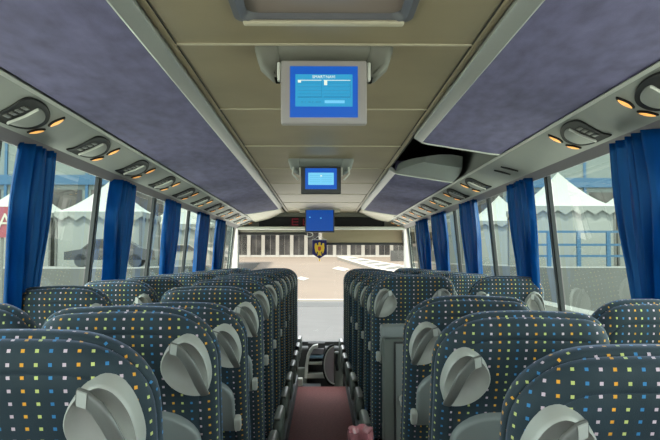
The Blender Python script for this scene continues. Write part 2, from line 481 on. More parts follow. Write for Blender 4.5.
# passenger service units
OUT = [(.075, -.145), (.045, -.130), (-.007, -.150), (-.052, -.176), (-.078, -.174), (-.09, -.118), (-.086, -.032), (-.062, .065), (-.021, .148), (.018, .172), (.048, .160), (.07, .10), (.078, .007), (.077, -.085)]
DOOR = [(.064, -.012), (.037, -.020), (-.001, -.024), (-.036, -.038), (-.060, -.044), (-.062, -.007), (-.046, .057), (-.018, .110), (.019, .128), (.047, .110), (.062, .052)]


def catmull(pts, n=4):
    out = []; L = len(pts)
    for i in range(L):
        p0, p1, p2, p3 = [Vector(pts[(i + k) % L]) for k in (-1, 0, 1, 2)]
        for j in range(n):
            t = j / n
            out.append(.5 * ((2 * p1) + (-p0 + p2) * t + (2 * p0 - 5 * p1 + 4 * p2 - p3) * t * t + (-p0 + 3 * p1 - 3 * p2 + p3) * t ** 3))
    return out


def lens_shape(cx, cy, L, W, ang, n=16):
    out = []
    for k in range(n):
        t = 2 * PI * k / n; a = L * math.cos(t); b = W * math.sin(t) * (1 - .35 * abs(math.cos(t)))
        out.append((cx + a * math.cos(ang) - b * math.sin(ang), cy + a * math.sin(ang) + b * math.cos(ang)))
    return out


PSU = {}
def psu_meshes(s):
    if s in PSU: return PSU[s]
    q = -s      # local x is outward on the left, inward on the right
    def ring(pts, z): return [(q * p[0] if s < 0 else -p[0], p[1], z) for p in pts]
    def ring(pts, z): return [((p[0] if s < 0 else -p[0]), p[1], z) for p in pts]
    o_ = catmull(OUT); d_ = catmull(DOOR)
    c = Vector((0, .0))
    def sc_(pts, k): return [c + (p - c) * k for p in pts]
    a = MB().loft([ring(o_, .0008), ring(o_, .004), ring(sc_(o_, .97), .007), ring(sc_(o_, .93), .006)], 0, False, True)
    D = MB().loft([ring(d_, .003), ring(d_, .008), ring(sc_(d_, .95), .010)], 0, False, True)
    T = MB().tube([((d_[i].x if s < 0 else -d_[i].x), d_[i].y, .010) for i in range(0, 17)], .005, 6)  # pale tube that paints in the highlight on the door's straight edge
    bt = []
    for k in range(4):
        t = .18 + .2 * k
        px = .055 - .115 * t; py = -.078 - .022 * t
        px, py = (px if s < 0 else -px), py
        bt.append(MB().rbox((px - .008, py - .022, .004), (px + .008, py + .022, .010), .004).mesh('button', M['bar'], 40))
    lamps = []
    for (cx, cy, ang, LL, WW) in ((-.042, .182, .45, .044, .020), (.046, .205, -.65, .036, .017)):
        pr = [Vector(p) for p in lens_shape(cx, cy, LL, WW, ang)]; pi_ = [Vector(p) for p in lens_shape(cx, cy, LL * .78, WW * .66, ang)]
        lamps.append((MB().loft([ring(pr, .0008), ring(pr, .006), ring(pi_, .008)], 0, False, True).mesh('lamp_ring', M['black'], 40),
                      MB().loft([ring(pi_, .004), ring(pi_, .0095), ring([Vector((cx, cy)) + (p - Vector((cx, cy))) * .6 for p in pi_], .012)], 0, False, True).mesh('lens', M['lamp'], 40)))
    PSU[s] = (a.mesh('service_ring', M['black'], 40), D.mesh('door', M['strip'], 40), T.mesh('door_highlight', M['edge'], 60), bt, lamps)
    return PSU[s]


ORD = ['first', 'second', 'third', 'fourth', 'fifth', 'sixth', 'seventh', 'eighth', 'ninth', 'tenth', 'eleventh', 'twelfth']
LY = [2.56 + .755 * k for k in range(11)]
RY = [2.20, 2.92, 4.90, 5.62, 6.36, 7.12, 7.88, 8.62, 9.36, 10.05]
for s, ys in ((-1, LY), (1, RY)):
    side = 'left' if s < 0 else 'right'; off = 0 if s < 0 else .01
    for i, y in enumerate(ys):
        X = Vector((-.941, 0, -.339)) if s < 0 else Vector((-.941, 0, .339))
        Yv = Vector((0, 1, 0)); Z = X.cross(Yv)
        t = thing('service_unit', 'black ringed reading light and air unit, %s along the %s overhead strip' % (ORD[i], side), 'service unit', group='passenger service units')
        mtx = Matrix((X, Yv, Z)).transposed().to_4x4(); mtx.translation = Vector((s * 1.025 + off, y, EY + .502))
        t.matrix_world = mtx
        a, d, te, bt, lm = psu_meshes(s)
        ro = link('service_ring', a, t)
        do = link('door', d, t); link('door_highlight', te, do)
        for q in bt: link('button', q, ro)
        for rr, ll in lm:
            l_ = link('reading_lamp', rr, t); link('lens', ll, l_)
t = thing('blank_slots', 'pair of small dark slots in the right overhead strip at the rack gap', 'vent', group=None)
X = Vector((-.941, 0, .339)); Z = X.cross(Vector((0, 1, 0)))
mtx = Matrix((X, Vector((0, 1, 0)), Z)).transposed().to_4x4(); mtx.translation = Vector((1.035, 4.12, EY + .502)); t.matrix_world = mtx
for cy in (-.09, .07):
    MB().loft([[(x, y, -.003) for x, y in lens_shape(.0, cy, .05, .013, .5)], [(x, y, .007) for x, y in lens_shape(.0, cy, .05, .013, .5)]], 0, False, True).build('slot', M['black'], t)

# ------------------------------------------------------------------ seats
LB = 1.0                      # length of the backrest
HA = .255                    # half width of a seat


def back_outline(inset=0.0, m=1):
    """Seen from behind; the shoulder on the gangway side (x * m > 0) is the wider one."""
    cr = .014
    def half(rx, ry):
        P = [(HA - .05, 0.0), (HA - .018, .012), (HA - .004, .04)]
        for t in (.2, .4, .55, .7): P.append((HA, t * LB))
        n = 2.25
        for k in range(0, 11):
            th = PI / 2 * k / 10
            P.append((HA - rx + rx * math.cos(th) ** (2 / n), LB - ry + ry * math.sin(th) ** (2 / n)))
        return P
    A, B = half(.165, .150), half(.095, .092)
    if m < 0: A, B = B, A
    full = A + [(.03, LB)] + [(-.03, LB)] + [(-x, v) for x, v in B[::-1]]
    out = []
    for x, v in full:
        w = min(1, max(0, (v - .6 * LB) / (.4 * LB)))
        # lower sides draw in a little; the top is crowned
        out.append((x * (1 - .02 * (1 - w)), v - cr * (1 - math.cos(PI / 2 * min(1, abs(x) / HA))) * w))
    if inset:
        L = len(out); res = []
        for i in range(L):
            a, b = Vector(out[i - 1]), Vector(out[(i + 1) % L])
            t = (b - a).normalized(); nrm = Vector((-t.y, t.x))
            res.append(Vector(out[i]) + nrm * inset)
        out = [(p.x, p.y) for p in res]
    return out


def back_rings(layers, m):
    return [[(x, w, v) for x, v in back_outline(i, m)] for i, w in layers]


DISH = [(-23, 72), (2, 82), (27, 72), (47, 45), (59, 10), (64, -30), (60, -62), (47, -78), (22, -82), (-8, -76), (-38, -57), (-60, -27), (-66, 5), (-57, 35), (-41, 58)]
KD = .00102
def dish_meshes(m):
    pts = [Vector((p[0] * KD * m, p[1] * KD)) for p in catmull(DISH, 3)]
    def rg(k, w): return [(p.x * k, w, p.y * k) for p in pts]
    mb = MB().loft([rg(1.0, -.050), rg(1.0, -.094), rg(.985, -.104), rg(.95, -.107), rg(.91, -.103), rg(.85, -.092), rg(.70, -.080), rg(.45, -.0745), rg(.2, -.073)], 0, False, True)
    dish = mb.mesh('handle_dish', M['grey'], 60)
    path = [(-34, 62, -.105), (-18, 60, -.111), (2, 47, -.120), (18, 25, -.127), (30, -3, -.128), (39, -32, -.124), (46, -58, -.114), (50, -74, -.103)]
    rings = []; P3 = [Vector((a * KD * m, w, b * KD)) for a, b, w in path]
    for i, p in enumerate(P3):
        t = (P3[min(i + 1, len(P3) - 1)] - P3[max(i - 1, 0)]).normalized()
        side = t.cross(Vector((0, -1, 0))).normalized(); nn = side.cross(t).normalized()
        hw = .0165 - .004 * i / (len(P3) - 1); ht = .007
        rings.append([p + side * hw * math.copysign(abs(math.cos(q)) ** .7, math.cos(q)) + nn * ht * math.copysign(abs(math.sin(q)) ** .7, math.sin(q)) for q in [2 * PI * j / 14 for j in range(14)]])
    bar = MB().loft(rings).mesh('grab_handle', M['bar'], 50)
    p = P3[0]; d = (P3[1] - P3[0]).normalized(); side = d.cross(Vector((0, -1, 0))).normalized()
    c = p + d * .004 + Vector((0, -.0050, 0))
    q = [c - side * .0145 - d * .004, c + side * .0145 - d * .004, c + side * .0145 + d * .016, c - side * .0145 + d * .016]
    tip = MB().prism(q, (0, -.004, 0)).mesh('handle_tip', M['tip'])
    return dish, bar, tip


def back_mesh(name, layers, m):
    flat = layers[-1][0]; d = 0; uv = [None] * len(layers)
    for k in range(len(layers) - 1, -1, -1):
        if k < len(layers) - 1: d += math.hypot(layers[k][0] - layers[k + 1][0], layers[k][1] - layers[k + 1][1])
        uv[k] = back_outline(flat - d, m)          # the cloth unrolled over the rounded rim
    return MB().loft(back_rings(layers, m)).mesh(name, M['dots'], 60, [p for r in uv for p in r])


def tray_mesh():
    vt, vb, a, rx, ry = LB - .285, LB - .52, .20, .12, .10
    def outl(i):
        P = [(a - i, vb + i)]
        for k in range(9):
            th = PI / 2 * k / 8
            P.append((a - rx + (rx - i) * math.cos(th), vt - ry + (ry - i) * math.sin(th)))
        return P + [(-x, v) for x, v in P[::-1]]
    rings = [[(x, w, v) for x, v in outl(i)] for i, w in ((0, -.06), (0, -.088), (.004, -.095), (.010, -.098))]
    return MB().loft(rings, 0, False, True).mesh('tray_table', M['tray'], 40)


S = {}
def seat_meshes():
    fc = [(.05, -.008), (.008, -.012), (.001, -.004), (0, .006), (.004, .022), (.014, .036), (.035, .045), (.08, .05)]
    rp = [(.02, -.010), (.009, -.014), (.004, -.022), (.005, -.034), (.012, -.047), (.024, -.057), (.040, -.063), (.052, -.0655), (.055, -.0635), (.058, -.0665), (.09, -.069)]
    for m in (1, -1):
        S['back', m] = back_mesh('backrest', fc, m)
        S['rear', m] = back_mesh('back_panel', rp, m)
    for m in (1, -1): S['dish', m] = dish_meshes(m)
    S['tray'] = tray_mesh()
    for m in (1, -1):
        mb = MB().rbox((-.012, -.118, -.028), (.014, -.075, .028), .009)
        S['latch'] = mb.mesh('tray_latch', M['grey'], 40)
    S['cush'] = MB().rbox((-.24, -.02, .33), (.24, .47, .475), .045, seg=5).mesh('seat_cushion', M['dots'], 50, True)
    S['base'] = MB().rbox((-.20, .0, .24), (.20, .43, .335), .02).mesh('seat_base', M['arm'], 40)
    S['leg'] = MB().box((-.02, .05, 0), (.02, .36, .25)).box((-.03, .02, 0), (.03, .40, .012)).mesh('leg', M['arm'])
    # armrest: a deep padded slab with a rounded back end
    prof = []
    for k in range(9):
        th = PI / 2 + PI * k / 8
        prof.append((.03 + .085 * math.cos(th) * .9, .60 + .085 * math.sin(th)))
    prof += [(.40, .515), (.44, .545), (.44, .66), (.41, .685)]
    rings = []
    for x, k in ((-.027, .90), (-.020, 1.0), (.020, 1.0), (.027, .90)):
        rings.append([(x, .2 + (y - .2) * (1 - (1 - k) * .12), .6 + (z - .6) * k) for y, z in prof])
    S['arm'] = MB().loft(rings).mesh('armrest', M['arm'], 40)
    S['armtop'] = MB().rbox((-.018, -.03, .680), (.018, .40, .694), .006).mesh('arm_pad', M['bar'], 40)


seat_meshes()


def coach_seat(x, yh, tilt, label, handles, arm_side, latch_side, dz=0.0, group='dotted coach seats', sx=1.0):
    th = math.radians(tilt)
    yb = yh + .81 * math.sin(th) + .07
    t = thing('coach_seat', label, 'seat', (x, yb, .15 + dz), group=group)
    t.scale = (sx, 1, 1)
    b = link('backrest', S['back', latch_side], t, (0, 0, .47), (th, 0, 0))
    link('back_panel', S['rear', latch_side], b)
    for m in handles:
        d, bar, tip = S['dish', m]
        loc = (m * (HA - .085), 0, LB + (-.138 if latch_side > 0 else -.160))
        link('handle_dish', d, b, loc); link('grab_handle', bar, b, loc); link('handle_tip', tip, b, loc)
    link('tray_table', S['tray'], b)
    link('tray_latch', S['latch'], b, (latch_side * .212, 0, LB - .475))
    link('seat_cushion', S['cush'], t); link('seat_base', S['base'], t)
    for m in (-1, 1): link('leg', S['leg'], t, (m * .14, 0, 0))
    if arm_side:
        a = link('armrest', S['arm'], t, (arm_side * (HA + .013), 0, -.13)); link('arm_pad', S['armtop'], a)
    return t


LROWS = [1.37] + [1.30 + .78 * i for i in range(1, 11)]
LE = [.302] + [.285] * 10
LT = [18.5, 18.5, 24, 18.5, 15, 13, 12, 12, 11.5, 12, 11.5]
LDZ = [0, .0, 0, 0, 0, 0, 0, 0, 0, 0, 0]
LWT = [16, 17, 12, 11.5, 11, 11, 11, 11, 11, 11, 11]
for i, y in enumerate(LROWS):
    coach_seat(-LE[i] - HA, y, LT[i], 'dotted coach seat on the left of the aisle, %s row from the camera' % ORD[i], (1,), 1, 1, LDZ[i], 'left aisle coach seats')
    coach_seat(-1.01, y + .05, LWT[i], 'dotted coach seat beside the left windows, %s row from the camera' % ORD[i], (1,), 0, 1, 0, 'left window coach seats', .79)
RROWS = [1.35, 2.12, 2.90, 4.40, 5.15, 5.90, 6.60, 7.30, 8.03, 8.77]
RWIN = [1.40, 2.32, None, 4.05, 5.19, 5.94, 6.63, 7.33, 8.07, 8.80]
RE = [.338, .322, .326, .295, .300, .292, .275, .262, .265, .265]
RT = [22.5, 21.5, 20.5, 6, 15, 15, 13, 12, 12, 12]
RWT = [12, 17.5, 11, 7, 10, 10, 10, 10, 10, 10]
for i, y in enumerate(RROWS):
    coach_seat(RE[i] + HA, y, RT[i], 'dotted coach seat on the right of the aisle, %s row from the camera' % ORD[i], (-1, 1), -1, -1, -.003 if i == 0 else 0, 'right aisle coach seats')
    if RWIN[i] is None: continue      # the stairwell takes this place
    coach_seat(1.045 if i == 0 else 1.02 if i == 3 else 1.03, RWIN[i], RWT[i], 'dotted coach seat beside the right windows, %s from the camera on that side' % ORD[i if i < 2 else i - 1], (1,) if i == 1 else (-1, 1), 0, -1, 0, 'right window coach seats', .835 if i == 3 else .765)

# ------------------------------------------------------------------ stair-well partition and waste bag
t = thing('partition_cabinet', 'grey moulded partition cabinet behind the third right aisle seat', 'cabinet', (.535, 3.86, 0))
mb = MB().rbox((-.215, -.07, .15), (.24, .06, 1.35), .008)
mb.build('body', M['arm'], t, 40)
MB().rbox((-.225, -.085, 1.30), (.245, .07, 1.365), .014, seg=3).build('top', M['tray'], t, 40)
MB().box((-.165, -.074, .42), (.22, -.068, 1.285)).build('panel_gap', M['dark'], t)
MB().rbox((-.155, -.080, .43), (.22, -.070, 1.275), .004).build('panel', mat('panel_grey', (.16, .17, .16), .45), t, 40)
MB().tube([(-.12, -.07, 1.0), (-.12, -.11, 1.0), (-.12, -.115, .97)], [.022, .02, .016], 10).build('knob', M['grey'], t, 40)
# crumpled pink bag
mb = MB(); rings = []
for k in range(9):
    z = .35 + .062 * k; ring = []
    for j in range(28):
        a = 2 * PI * j / 28
        rr = 1 + .07 * math.sin(5 * a + k * .9) + .05 * math.sin(11 * a - k * 2.3) + random.uniform(-.07, .07)
        w = .10 + .02 * math.sin(k * .5) + (.012 if k > 6 else 0)
        ring.append((w * rr * math.cos(a) * .62, w * rr * math.sin(a), z + random.uniform(-.006, .006)))
    rings.append(ring)
rings.append([(p[0] * .72, p[1] * .72, p[2] - .02) for p in rings[-1]]); rings.append([(p[0] * .6, p[1] * .6, p[2] - .12) for p in rings[-1]])
mb.loft(rings, 0, True, True)
bo = mb.build('waste_bag', M['bag'], None, 70); bo.location = (.195, 3.70, 0.02)
tag(bo, 'crumpled pink plastic waste bag hanging beside the grey partition cabinet', 'bag')

# ------------------------------------------------------------------ curtains
def curtain(s, ya, yb, label, folds, phase, tie=.62):
    mb = MB(); n = 90; rows = 22; z1, z0 = EY + .445, EY - .27
    grid = []
    for r in range(rows + 1):
        q = r / rows; z = z1 + (z0 - z1) * q
        row = []
        wdt = 1 + .10 * math.sin(PI * min(1, q * 1.6)) - (1 - tie) * max(0, (q - .25) / .75) ** 1.5
        for i in range(n + 1):
            u = i / n
            y = ya + (yb - ya) * (.5 + (u - .5) * wdt)
            amp = .030 * (.75 + .25 * math.sin(3 * u + phase))
            x = wall_x(z) - .045 + amp * math.sin(2 * PI * folds * u + phase + .5 * math.sin(q * 3 + u * 5)) + .006 * math.sin(2 * PI * folds * 2.3 * u + 1.3 * phase)
            row.append((s * x, y, z))
        grid.append(row)
    vs = [p for r in grid for p in r]; w = n + 1
    fs = [(r * w + i, r * w + i + 1, (r + 1) * w + i + 1, (r + 1) * w + i) for r in range(rows) for i in range(n)]
    mb.add(vs, fs)
    o = mb.build('curtain', M['curtain'], None, 80)
    md = o.modifiers.new('cloth', 'SOLIDIFY'); md.thickness = .003
    tag(o, label, 'curtain', 'blue window curtains')
    return o


LCU = [(2.80, 3.09), (4.07, 4.48), (5.42, 5.90), (6.82, 7.38), (8.04, 8.56)]
RCU = [(2.46, 2.83), (3.98, 4.44), (5.36, 5.94), (6.72, 7.38), (7.92, 8.62)]
for s, cu in ((-1, LCU), (1, RCU)):
    for i, (a, b) in enumerate(cu):
        curtain(s, a, b, 'gathered blue satin curtain, %s along the %s windows' % (ORD[i], 'left' if s < 0 else 'right'), [5, 6, 6, 7, 7][i], 1.3 * i + (s > 0))

# ------------------------------------------------------------------ monitors
def monitor(label, c, w, hgt, kind, housew, zc):
    t = thing('ceiling_monitor', label, 'monitor', c, group='ceiling monitors')
    X = w / 2
    bez = M['bezel'] if kind == 1 else M['darkbezel']
    mb = MB().rbox((-X, 0, -hgt / 2), (X, .035, hgt / 2), .006); mb.build('casing', bez, t, 40)
    sx, sy = (.80, .80) if kind == 1 else (.80, .76) if kind == 2 else (.93, .93)
    zo = -.0 if kind == 1 else .01
    scr = MB().box((-X * sx * .985, -.0025, -hgt / 2 * sy + zo), (X * sx * .985, .002, hgt / 2 * sy + zo)).build('screen', M['blue_s'] if kind < 3 else M['deep_s'], t)
    W, H = X * sx, hgt / 2 * sy
    y0, y1 = -.0040, -.002
    if kind in (1, 2):
        if kind == 1:
            MB().box((-.83 * W, y0, -.58 * H), (.83 * W, y1, .68 * H)).build('menu', M['cyan_s'], scr)
            y0, y1 = -.0055, -.0035
            for (a, b) in ((-.76, -.06), (-.01, .77)):
                mb = MB()
                for k in range(5):
                    zz = .42 - .14 * k
                    mb.box((a * W, y0, (zz - .10) * H), (b * W, y1, (zz - .085) * H))
                mb.box((a * W, y0, -.22 * H), (b * W, y1, -.19 * H)); mb.box(((b - .015) * W, y0, -.2 * H), (b * W, y1, .45 * H))
                mb.build('list_lines', M['cyan_d'], scr)
                MB().box((a * W, y0, .435 * H), (b * W, y1, .455 * H)).build('list_edge', M['white_s'], scr)
            for (cx, cz, rr) in ((-.71, .40, .045), (.05, .39, .045), (.05, .30, .045)):
                MB().box(((cx - rr) * W, y0, (cz - rr) * H), ((cx + rr) * W, y1, (cz + rr) * H)).build('icon', M['white_s'], scr)
            MB().box((.02 * W, y0, -.45 * H), (.60 * W, y1, -.34 * H)).build('button', M['pale_s'], scr)
            for txt, cx, cz, sz in (('SMART', -.15, .57, .085), ('NAVI', .19, .57, .085)):
                letters('lettering', txt, sz * H * 1.9, scr, (cx * W, y0 - .0006, cz * H), M['white_s'], .0003)
            mb = MB()
            for k, wd in enumerate((.05, .03, .06, .04, .09, .05)):
                mb.box(((-.66 + .105 * k) * W, y0, -.43 * H), ((-.66 + .105 * k + wd) * W, y1, -.39 * H))
            mb.build('caption', M['cyan_d'], scr)
        else:
            MB().box((-.80 * W, y0, -.45 * H), (.80 * W, y1, .72 * H)).build('menu', M['pale_s'], scr)
            y0, y1 = -.0055, -.0035
            mb = MB()
            for k in range(4):
                zz = .45 - .2 * k
                mb.box((-.7 * W, y0, (zz - .02) * H), (-.05 * W, y1, zz * H)); mb.box((.02 * W, y0, (zz - .02) * H), (.7 * W, y1, zz * H))
            mb.build('list_lines', M['cyan_s'], scr)
            MB().box((-.04 * W, y0, .36 * H), (.06 * W, y1, .48 * H)).build('icon', M['white_s'], scr)
    else:
        for (cx, cz) in ((.08, .3), (-.72, .38)):
            MB().box(((cx - .05) * W, y0, (cz - .05) * H), ((cx + .05) * W, y1, (cz + .05) * H)).build('icon', M['pale_s'], scr)
    # moulded housing the screen folds out of
    top = zc - c[2]
    hw = housew / 2
    if kind < 3:
        zt = top; zl = hgt / 2 - .036
        def body(x0, x1, z_low, yf):
            # a bar that narrows and draws back towards its lower edge
            rings = []
            for z, dx, dy in ((zt + .003, 0, 0), (zt - .012, 0, 0), (zt - (zt - z_low) * .6, .012, .012), (z_low + .008, .042, .026), (z_low, .052, .040)):
                a0 = x0 + (dx if x0 < -hw + .01 else 0); a1 = x1 - (dx if x1 > hw - .01 else 0)
                q = []
                for cx_, cy_, st in ((a1 - .02, .045 + dy, -PI / 2), (a1 - .02, yf - .02, 0), (a0 + .02, yf - .02, PI / 2), (a0 + .02, .045 + dy, PI)):
                    for j in range(4):
                        a_ = st + PI / 2 * j / 3
                        q.append((cx_ + .02 * math.cos(a_), cy_ + .02 * math.sin(a_), z))
                rings.append(q)
            return rings
        mb = MB()
        mb.loft(body(-hw, -X - .004, zl, .15)); mb.loft(body(X + .004, hw, zl, .15)); mb.loft(body(-X - .02, X + .02, hgt / 2 + .004, .15))
        mb.build('housing', M['house'] if kind == 1 else M['tray'], t, 50)
        for s in (-1, 1):
            MB().rbox((s * (X + .002), .004, hgt / 2 - .06), (s * (X + .012), .03, hgt / 2 - .005), .003).build('hinge', M['edge'], t, 40)
            if kind == 2:
                MB().tube([(s * (X + .05), .02, hgt / 2 + .0), (s * (X + .055), .02, hgt / 2 - .045), (s * (X + .02), .02, hgt / 2 - .085)], .006, 6).build('bracket', M['edge'], t, 40)
    else:
        mb = MB().tube([(-hw, .03, hgt / 2 - .0), (hw, .03, hgt / 2 - .0)], .026, 12); mb.rbox((-.05, .015, hgt / 2), (.05, .06, top), .01)
        mb.build('housing', M['beige'], t, 40)
    return t


def mon_at(label, x0, x1, y0, y1, Y, kind, housew):
    a, b = at(x0, y0, Y), at(x1, y1, Y)
    return monitor(label, ((a.x + b.x) / 2, Y, (a.z + b.z) / 2), b.x - a.x, a.z - b.z, kind, housew, ZC)


mon_at('large ceiling monitor with grey bezel showing a blue menu, first along the gangway', 281, 367, 60, 124, 2.20, 1, .425)
mon_at('dark framed ceiling monitor with a pale blue menu, second along the gangway', 301, 341, 166.5, 194, 4.73, 2, .425)
mon_at('plain blue monitor hanging at the front above the windscreen', 305, 334.5, 210, 232.5, 9.5, 3, .52)

# ------------------------------------------------------------------ things at the front
t = thing('display_panel', 'black display band with red digits above the windscreen', 'display', (0, 10.28, EY + .528))
MB().box((-.86, -.012, -.066), (.88, .02, .066)).build('panel', M['black'], t)
def digit(cx, segs):
    mb = MB(); w, hh, q = .045, .045, .012
    for sgm in segs:
        if sgm == 'a': mb.box((cx - w, -.02, hh * 1 - q), (cx + w, -.012, hh + q * .3))
        if sgm == 'g': mb.box((cx - w, -.02, -q / 2), (cx + w, -.012, q / 2))
        if sgm == 'd': mb.box((cx - w, -.02, -hh - q * .3), (cx + w, -.012, -hh + q))
        if sgm == 'f': mb.box((cx - w, -.02, 0), (cx - w + q, -.012, hh))
        if sgm == 'b': mb.box((cx + w - q, -.02, 0), (cx + w, -.012, hh))
        if sgm == 'e': mb.box((cx - w, -.02, -hh), (cx - w + q, -.012, 0))
        if sgm == 'c': mb.box((cx + w - q, -.02, -hh), (cx + w, -.012, 0))
    mb.build('digit', M['red'], t)
digit(-.36, 'afged'); digit(-.205, 'fbgced')

bl = thing('sun_blind', 'tan roller sun blind lowered over the right of the windscreen', 'blind', (.55, 10.62, EY + .30))
a, b = at(322, 231, 10.62), at(402, 243, 10.62)
MB().box((a.x - .55, -.006, b.z - EY - .30), (b.x - .55, .0, EY + .46 - EY - .30)).build('fabric', M['tan_blind'], bl)
MB().rbox((a.x - .57, -.02, b.z - EY - .33), (b.x - .53, .012, b.z - EY - .295), .008).build('bottom_bar', M['dark'], bl, 40)
a, b = at(238, 230, 10.62), at(306, 233, 10.62)
bl = thing('sun_blind', 'rolled up sun blind with dark bar over the left of the windscreen', 'blind', ((a.x + b.x) / 2, 10.62, b.z))
MB().tube([(-(b.x - a.x) / 2, 0, .02), ((b.x - a.x) / 2, 0, .02)], .03, 10).build('roller', M['beige'], bl, 40)
MB().rbox((-(b.x - a.x) / 2 - .02, -.035, -.03), ((b.x - a.x) / 2 + .02, .01, .01), .008).build('bottom_bar', M['dark'], bl, 40)

# pennant with a golden eagle
c = at(319.5, 249, 10.5)
t = thing('pennant', 'navy blue pennant with a golden eagle hanging behind the windscreen', 'pennant', c)
W, H = .10, .13
MB().prism([(-W, 0, H), (W, 0, H), (W, 0, -H * .55), (0, 0, -H * 1.05), (-W, 0, -H * .55)], (0, .008, 0)).build('cloth', M['navy'], t)
body = [(0, .10), (.018, .085), (.014, .06), (.03, .05), (.045, .085), (.066, .075), (.07, .02), (.062, -.03), (.045, -.07), (.036, -.03), (.022, -.045), (.03, -.10), (0, -.085)]
body += [(-x, z) for x, z in body[::-1] if x > 0]
MB().prism([(x, -.003, z) for x, z in body], (0, .003, 0)).build('eagle', M['gold'], t)
MB().prism([(x, -.006, z) for x, z in ((-.022, .035), (.022, .035), (.022, -.01), (0, -.03), (-.022, -.01))], (0, .003, 0)).build('shield', M['crimson'], t)
MB().tube([(0, .004, -H * 1.05), (0, .004, -H * 1.32)], [.006, .012], 8).build('tassel', M['gold'], t, 40)
MB().tube([(-W * .9, .004, H), (0, .004, H + .06), (W * .9, .004, H)], .003, 6).tube([(0, .004, H + .06), (0, .0, EY + .44 - c.z)], .003, 6).build('string', M['white'], t)
MB().tube([(-W * 1.05, .004, H), (W * 1.05, .004, H)], .006, 6).build('rod', M['edge'], t)

# small pale suction toys on the windscreen beside the pennant
for k, (px, py) in enumerate(((309, 234.5), (327, 236))):
    p = at(px, py, 10.72)
    mb = MB().tube([(.055 * math.cos(a_) , 0, .035 * math.sin(a_)) for a_ in [2 * PI * q / 16 for q in range(17)]], .009, 6)
    o = mb.build('mirror_charm', M['white'], None, 50); o.location = p
    tag(o, ['pale looped charm just left of the pennant string', 'pale looped charm just right of the pennant string'][k], 'charm', 'charms on the windscreen')

# dashboard and the guide's console at the end of the gangway
t = thing('dashboard', 'long dark dashboard under the windscreen', 'dashboard', (0, 10.85, -.38))
MB().rbox((-1.2, -.20, .0), (1.2, .09, .83), .05).build('body', M['dark'], t, 40)
t = thing('dash_console', 'dark shelf unit with curved grey side at the end of the gangway', 'console', (at(315, 365, 10.45).x, 10.45, -.38))
def ax(px): return at(px, 365, 10.45).x - t.location.x
def az(py): return at(315, py, 10.45).z + .38
MB().box((ax(308), .10, az(376)), (ax(325), .20, az(344))).build('back', M['dark'], t)
arch = [(304.5, 378), (305, 366), (306.5, 357), (309, 350), (313, 345.5), (318, 344.5), (318, 347.5), (314, 348.5), (311, 353), (309, 359), (308, 367), (307.8, 378)]
MB().prism([(ax(x), -.03, az(y)) for x, y in arch], (0, .22, 0)).build('side_frame', M['tip'], t)
MB().prism([(ax(x), -.0, az(y)) for x, y in ((311, 349), (324, 349), (323, 354), (310, 354))], (0, .12, 0)).build('display', M['under'], t)
MB().rbox((ax(309), -.02, az(358.5)), (ax(325), .12, az(355.5)), .01).build('shelf', mat('steel_blue', (.12, .20, .26), .4), t, 40)
MB().rbox((ax(308.5), -.03, az(364.5)), (ax(325), .12, az(362)), .01).build('shelf', M['tip'], t, 40)
MB().rbox((ax(307), -.04, az(378)), (ax(326), .12, az(373)), .01).build('shelf', M['grey'], t, 40)
MB().rbox((ax(296), -.02, 0), (ax(307), .12, az(368)), .02).build('side_box', M['arm'], t, 40)
t = thing('door_panel', 'half round mauve grey panel with dark rim beside the front steps', 'panel', (at(334, 365, 10.3).x, 10.3, -.38))
def bx_(px): return at(px, 365, 10.3).x - t.location.x
def bz_(py): return at(334, py, 10.3).z + .38
half = [(334 - 10.6 * math.sin(PI * k / 20), 365 - 20 * math.cos(PI * k / 20)) for k in range(21)]
MB().prism([(bx_(x), 0, bz_(y)) for x, y in half], (0, .05, 0)).build('panel', M['mauve'], t)
MB().tube([(bx_(x), .0, bz_(y)) for x, y in half], .018, 8).build('rim', M['black'], t, 50)
MB().tube([(bx_(x + .8), -.022, bz_(365 + (y - 365) * .93)) for x, y in half], .008, 6).build('rim_bead', M['tip'], t, 50)
MB().rbox((bx_(334), .0, 0), (bx_(343), .08, bz_(352)), .02).build('post', M['arm'], t, 40)
MB().tube([(bx_(337), -.02, bz_(354)), (bx_(336), -.05, bz_(362)), (bx_(337.5), -.03, bz_(370))], .02, 8).build('grip', M['black'], t, 40)
p = at(298.5, 385, 10.2)
o = MB().rbox((-.06, -.05, 0), (.06, .06, .10), .012).build('white_box', M['white'], None, 40); o.location = (p.x, 10.17, p.z)
st = MB().box((-.25, 10.062, -.38), (-.0, 10.32, p.z)); struct('trim_90', st, M['floor'])
tag(o, 'small white box on the step at the left end of the carpet', 'box')

# ------------------------------------------------------------------ outside
G = EY - 2.9
OM = dict(
    asphalt=mat('asphalt', (.037, .037, .037), .9, noise=.15, nscale=.8),
    asphalt2=mat('dark_asphalt', (.026, .027, .027), .9, noise=.15, nscale=.8),
    plaza=mat('tan_paving', (.074, .056, .040), .9, noise=.10, nscale=.35),
    wht=mat('outside_white', (.20, .185, .155), .7), tent=mat('tent_canvas', (.125, .13, .12), .8, noise=.05, nscale=.5),
    oglass=mat('facade_glass', (.030, .027, .024), .4, noise=.9, nscale=.6, spec=.2),
    oblue=mat('blue_steel', (.008, .045, .09), .5), conc=mat('concrete', (.06, .06, .055), .9, noise=.1, nscale=.5),
    green=mat('pale_cladding', (.075, .088, .08), .6, noise=.12, nscale=.4), car=mat('car_paint', (.014, .014, .016), .25),
    redsign=mat('sign_red', (.11, .012, .02), .5), stone=mat('facade_stone', (.13, .11, .09), .8))
struct('ground', MB().box((-160, -60, G - .3), (160, 53, G)), OM['asphalt'])
